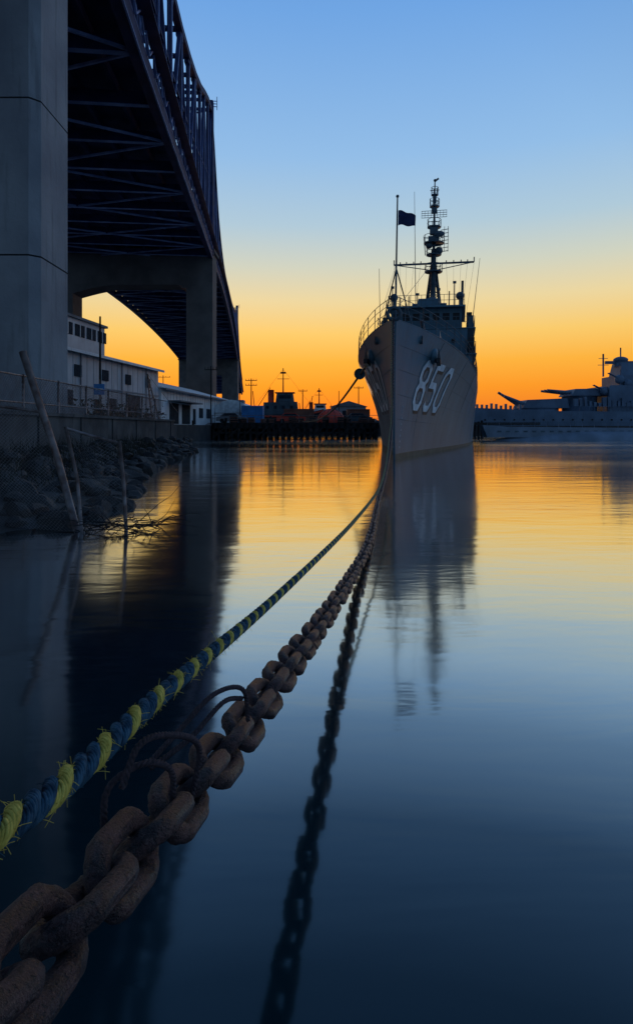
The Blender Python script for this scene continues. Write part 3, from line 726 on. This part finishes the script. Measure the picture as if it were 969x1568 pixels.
S.beam((-.5,my,28.2),(.5,my,28.2),.07,.07,SHIPDK); S.sphere((0,my,29.3),.16,SHIPDK); S.beam((0,my,29.2),(.4,my,29.5),.08,.2,SHIPDK)
S.box((0,my,27.2),(.4,.35,.9),SHIPDK); S.box((0,my-.1,25.9),(.6,.5,.6),SHIPDK)
S.sphere((0,my-1.6,15.2),.75,SHIPDK,sc=(1,.7,1)); S.box((0,my-1,14),(1.4,1.4,1.4),HULL)
S.cyl((-1.5,36,12),(-1.9,36,26.5),.05,SHIPDK,n=5,r2=.02); S.cyl((4.0,36,10),(4.9,36,19.2),.05,SHIPDK,n=5,r2=.02); S.cyl((-4.4,30,8),(-4.7,30,17.),.05,SHIPDK,n=5,r2=.02)
S.cyl((3.2,29,12.6),(3.2,29,15.3),.12,SHIPDK)
for x in (-2.6,-1.8,2.0): S.cyl((x,30,12.6),(x,30,14.4+.5*x*.2),.06,SHIPDK,n=6)
S.beam((0,my,20.2),(0,1.2,7.6),.02,.02,SHIPDK); S.beam((-4.2,my,20),(-1.2,3,7.),.02,.02,SHIPDK); S.beam((0,my,27),(0,75,14),.02,.02,SHIPDK)
ang=-math.atan2(.225,.974)
ship=S.obj('navy_destroyer',(3.62,30,0),(0,math.radians(1.0),ang))

ml=MB()
P=resample([(2.65,33.5,4.9),(1.8,42,3.6),(.4,62,2.5),(-2.,88.9,2.5)],.4); ml.tube(P,.07,ROPE_M,n=6)
ml.cyl((2.45,35,4.66),(2.43,35.1,4.64),.32,SHIPDK,n=16)
ml.obj('mooring_line')

# ---------------------------------------------------------------- battleship
B=MB(); by=150; 
GREYB=mat('battleship_grey',(.09,.135,.19),(.055,.085,.125),scale=.3,rough=.6,streak=(.05,.06,.07))
B.extr([(36,0),(37.5,0),(130,0),(130,5.6),(80,5.2),(55,5.4),(34,6.2)],'y',by-10,by+10,GREYB)
B.cyl((53,by,5.4),(53,by,6.3),5.2,GREYB,n=24)
B.extr([(48.6,6.3),(49.6,8.2),(59,8.6),(59.5,6.3)],'y',by-4,by+4,GREYB)
for q,dz in ((-2.4,0),(0,.5),(2.4,1.1)): B.cyl((49.5,by+q,7.2),(44.6,by+q,9.2+dz),.45,GREYB,r2=.3,n=10)
B.cyl((63.5,by,5.3),(63.5,by,9.2),4,GREYB,n=20); B.extr([(60,9.2),(61,10.8),(68,10.9),(68,9.2)],'y',by-4,by+4,GREYB)
for q in (-2,0,2): B.cyl((61,by+q,10),(55,by+q,10.6),.4,GREYB,r2=.28)
B.box((80,by,8.4),(24,12,6.2),GREYB); B.box((79,by,12.6),(16,9,2.8),GREYB); B.box((75,by,15.6),(6,6,3.2),GREYB,taper=.8)
B.cyl((73.5,by,16.4),(73.5,by,18.0),1.5,GREYB,n=16); B.sphere((73.5,by,18.0),1.7,GREYB,sc=(1,1,.5)); B.beam((69.8,by,17.4),(77,by,17.4),.7,.7,GREYB)
B.cyl((73.5,by,18.5),(73.5,by,21.),.16,GREYB); B.cyl((69.3,by,14),(69.3,by,19.5),.2,GREYB,n=6); B.beam((68,by,16.8),(70.6,by,16.8),.12,.12,GREYB); B.beam((68.2,by,18.4),(70.4,by,18.4),.12,.12,GREYB)
B.cyl((85,by,13),(85,by,18),1.8,GREYB,n=16)
for x,z in ((67.5,9.8),(71,12.6),(84,14.4),(73,11.5),(88,12.6)):
    B.sphere((x,by-4.5,z+.4),1.1,GREYB); 
    for q in (-.3,.3): B.cyl((x,by-4.5+q,z+.6),(x-2.8,by-5+q,z+1.8),.12,GREYB)
for x in np.arange(60,92,1.1):
    h_=rng.uniform(.6,2.6); B.box((x,by-6.3,6.6+h_/2),(rng.uniform(.4,1.2),.8,h_),GREYB)
    B.beam((x,by-8.5,5.4),(x,by-8.5,6.5),.08,.08,GREYB)
    if rng.random()<.4: B.cyl((x,by-5,9),(x+rng.normal()*.3,by-5,rng.uniform(12,16)),.07,GREYB,n=5)
B.beam((60,by-8.5,6.5),(110,by-8.5,6.5),.06,.06,GREYB)
for x in np.arange(37,48,1.1): B.box((x,by-7,6.3),(.5,.5,.7+rng.random()*1.2),GREYB)
for x in np.arange(38,110,2.2): B.cyl((x,by-10.02,3.4),(x,by-10.08,3.4),.22,BLACK,n=10)
B.obj('battleship')
SUBM=mat('submarine_grey',(.17,.21,.26),(.11,.14,.17),scale=.5,rough=.6)
sb=MB(); pts=[];rad=[]
for t_ in np.linspace(0,1,30):
    pts.append((20.6+66*t_,79,-.75)); rad.append(.15+2.0*min(1,(t_*5)**.55))
sb.tube(pts,rad,SUBM,n=24)
sb.extr([(21.5,.4),(86,.4),(86,1.55),(40,1.6),(24,1.75),(20.9,1.95)],'y',78.1,79.9,SUBM)
for x in np.arange(21.5,60,1.5): sb.cyl((x,78.2,1.6),(x,78.2,2.5),.02,SUBM,n=4)
for x in np.arange(23,60,1.1): sb.box((x,78.08,1.15),(.5,.03,.18),SHIPDK)
sb.beam((21.5,78.2,2.5),(60,78.2,2.45),.02,.02,SUBM); sb.beam((21.5,78.2,2.1),(60,78.2,2.05),.02,.02,SUBM)
sb.extr([(48,1.6),(60,1.6),(58.5,5),(50,5.2)],'y',78.2,79.8,SUBM); sb.obj('submarine')
dl=MB()
for x in np.arange(21.5,25,.5): dl.cyl((x,92+rng.normal()*.3,-1),(x,92,2.4+rng.random()*.5),.18,WOODD,n=7)
dl.box((27,93,2.2),(12,3,.4),WOODD); dl.obj('mooring_dolphin')

# ---------------------------------------------------------------- chain
cp=[(-.57,-1.42,.95),(-.52,-.6,1.08),(-.47,.22,1.10),(-.44,.45,1.03),(-.377,.738,.925),(-.357,.881,.895),(-.32,1.147,.835),(-.279,1.436,.775),(-.246,1.673,.73),(-.20,2.0,.684),(-.14,2.43,.63),(-.02,3.27,.51),(.175,4.68,.335),(.40,6.3,.17),(.604,7.6,.10),(.92,10,.05),(1.357,13.5,.06),(1.89,17,.36),(2.35,20,.86),(2.92,24,1.98),(3.45,28,4.4),(3.72,30.02,6.95)]
pitch=.138
C=resample(cp,pitch)
ch=MB()
def link(nseg):
    R=.048;A=.0415;out=[]
    k=nseg//2
    for i in range(k+1):
        t=-math.pi/2+math.pi*i/k; out.append((A+R*math.cos(t),R*math.sin(t)))
    for i in range(k+1):
        t=math.pi/2+math.pi*i/k; out.append((-A+R*math.cos(t),R*math.sin(t)))
    return np.array(out)
for i in range(len(C)-1):
    c=(C[i]+C[i+1])/2; T=C[i+1]-C[i]; T/=np.linalg.norm(T)
    N=np.cross(T,[0,0,1]); N/=np.linalg.norm(N); Bn=np.cross(N,T)
    roll=math.radians((46 if i%2 else 134)+rng.normal()*8+6*math.sin(i*.3))
    U=N*math.cos(roll)+Bn*math.sin(roll)
    near=0<c[1]<3.5; mid=c[1]<9
    lk=link(44 if near else (16 if mid else 10))
    dT=T+U*rng.normal()*.03; dT/=np.linalg.norm(dT)
    P=c+lk[:,:1]*dT+lk[:,1:]*U
    NS=32 if near else (9 if mid else 6)
    ch.tube(P,.0205,RUST,n=NS,closed=True)
    if near:
        V=ch.v[-1]
        for q in range(len(V)):
            v=Vector(V[q]); d_=mn.noise(v*34)*.0034+mn.noise(v*95)*.0024+mn.noise(v*230)*.0016
            dirn=V[q]-P[q//NS]; V[q]+=dirn/np.linalg.norm(dirn)*d_
ch.obj('mooring_chain')

# ---------------------------------------------------------------- rope
rp=[(-.50,-1.45,1.05),(-.40,-.5,1.28),(-.352,.2,1.31),(-.346,.45,1.24),(-.335,.7,1.16),(-.309,1.2,1.076),(-.213,2.4,.893),(-.018,3.74,.79),(.408,6.4,.66),(.905,9.2,.66),(1.44,13,.76),(1.94,17,.88),(2.33,20,1.2),(2.9,24,2.15),(3.38,28,4.5),(3.66,30.02,6.95)]
Rr=MB()
def strandset(Pc,s0,fine):
    T=np.gradient(Pc,axis=0); T/=np.linalg.norm(T,axis=1)[:,None]
    N=np.cross(T,[0,0,1.]); N/=np.linalg.norm(N,axis=1)[:,None]; Bn=np.cross(N,T)
    L=s0+np.r_[0,np.cumsum(np.linalg.norm(np.diff(Pc,axis=0),axis=1))]
    K=.70
    for k in range(3):
        m=ROPE_Y if k==0 else ROPE_B
        ph=2*math.pi*L/.135+k*2*math.pi/3
        rad=(np.cos(ph)[:,None]*N+np.sin(ph)[:,None]*Bn)
        Q=Pc+rad*.0140*K
        if not fine:
            Rr.tube(Q,.0135*K,m,n=6,caps=False)
        else:
            Tq=np.gradient(Q,axis=0); Tq/=np.linalg.norm(Tq,axis=1)[:,None]
            B2=np.cross(Tq,rad)
            Rr.tube(Q,.0095*K,m,n=6,caps=False)
            for j in range(9):
                p2=-2*math.pi*L/.10+j*2*math.pi/9
                wob=.0006*np.sin(L*90+j*2)+.0004*np.sin(L*211+j)
                Rr.tube(Q+(np.cos(p2)[:,None]*rad+np.sin(p2)[:,None]*B2)*(.0096*K+wob)[:,None],.0038*K,m,n=5,caps=False)
            cnt=2600 if k==0 else 500
            for _ in range(cnt):
                q=rng.integers(2,len(Q)-2)
                if Q[q][1]>2.2 or Q[q][1]<.3: continue
                a_=rng.random()*2*math.pi; o=(math.cos(a_)*rad[q]+math.sin(a_)*B2[q])
                p0=Q[q]+o*.0120*K; dv=o*rng.uniform(.1,.9)+Tq[q]*rng.normal()*1.2+rng.normal(size=3)*.4
                ln=rng.uniform(.003,.012)*(1.3 if k==0 else .8)
                Rr.tube([p0,p0+dv*ln*.5,p0+dv*ln+np.array([0,0,-.002])],.00045,m,n=3,caps=False)
F1=resample(rp,.004); cut=int(np.argmax(F1[:,1]>3.2))
strandset(F1[:cut+1],0,True)
strandset(F1[cut::3],cut*.004,False)
Rr.obj('mooring_rope')

la=MB()
def twist(pts,r=.0048):
    P=resample(pts,.004); T=np.gradient(P,axis=0); T/=np.linalg.norm(T,axis=1)[:,None]
    N=np.cross(T,[.1,.3,1.]); N/=np.linalg.norm(N,axis=1)[:,None]; Bn=np.cross(N,T); L=np.arange(len(P))*.004
    for k in range(3):
        ph=2*math.pi*L/.03+k*2.094
        la.tube(P+(np.cos(ph)[:,None]*N+np.sin(ph)[:,None]*Bn)*r*.7,r*.8,ROPE_D,n=5)
twist([(-.345,1.10,.96),(-.33,1.14,1.01),(-.28,1.24,.985),(-.25,1.32,.92),(-.27,1.34,.80)])
twist([(-.385,1.12,.86),(-.38,1.14,.94),(-.33,1.17,.965),(-.29,1.22,.93),(-.29,1.25,.83)])
twist([(-.385,1.42,.83),(-.33,1.50,.87),(-.26,1.60,.915),(-.20,1.70,.88),(-.19,1.73,.78)])
twist([(-.38,1.42,.82),(-.31,1.50,.845),(-.24,1.62,.885),(-.205,1.72,.85)])
la.obj('lashing_rope')

q=MB(); q.extr([(-8.8,-30),(6,-30),(6,-1.0),(-8.8,-1.0)],'z',-1.5,.25,WALLC); q.obj('quay')
bo=MB(); bo.cyl((-.55,-1.6,.25),(-.55,-1.6,1.15),.2,BLACK,n=20,r2=.17); bo.cyl((-.55,-1.6,1.15),(-.55,-1.6,1.3),.27,BLACK,n=20); bo.cyl((-.55,-1.6,.25),(-.55,-1.6,.3),.34,BLACK,n=20); bo.obj('mooring_bollard')
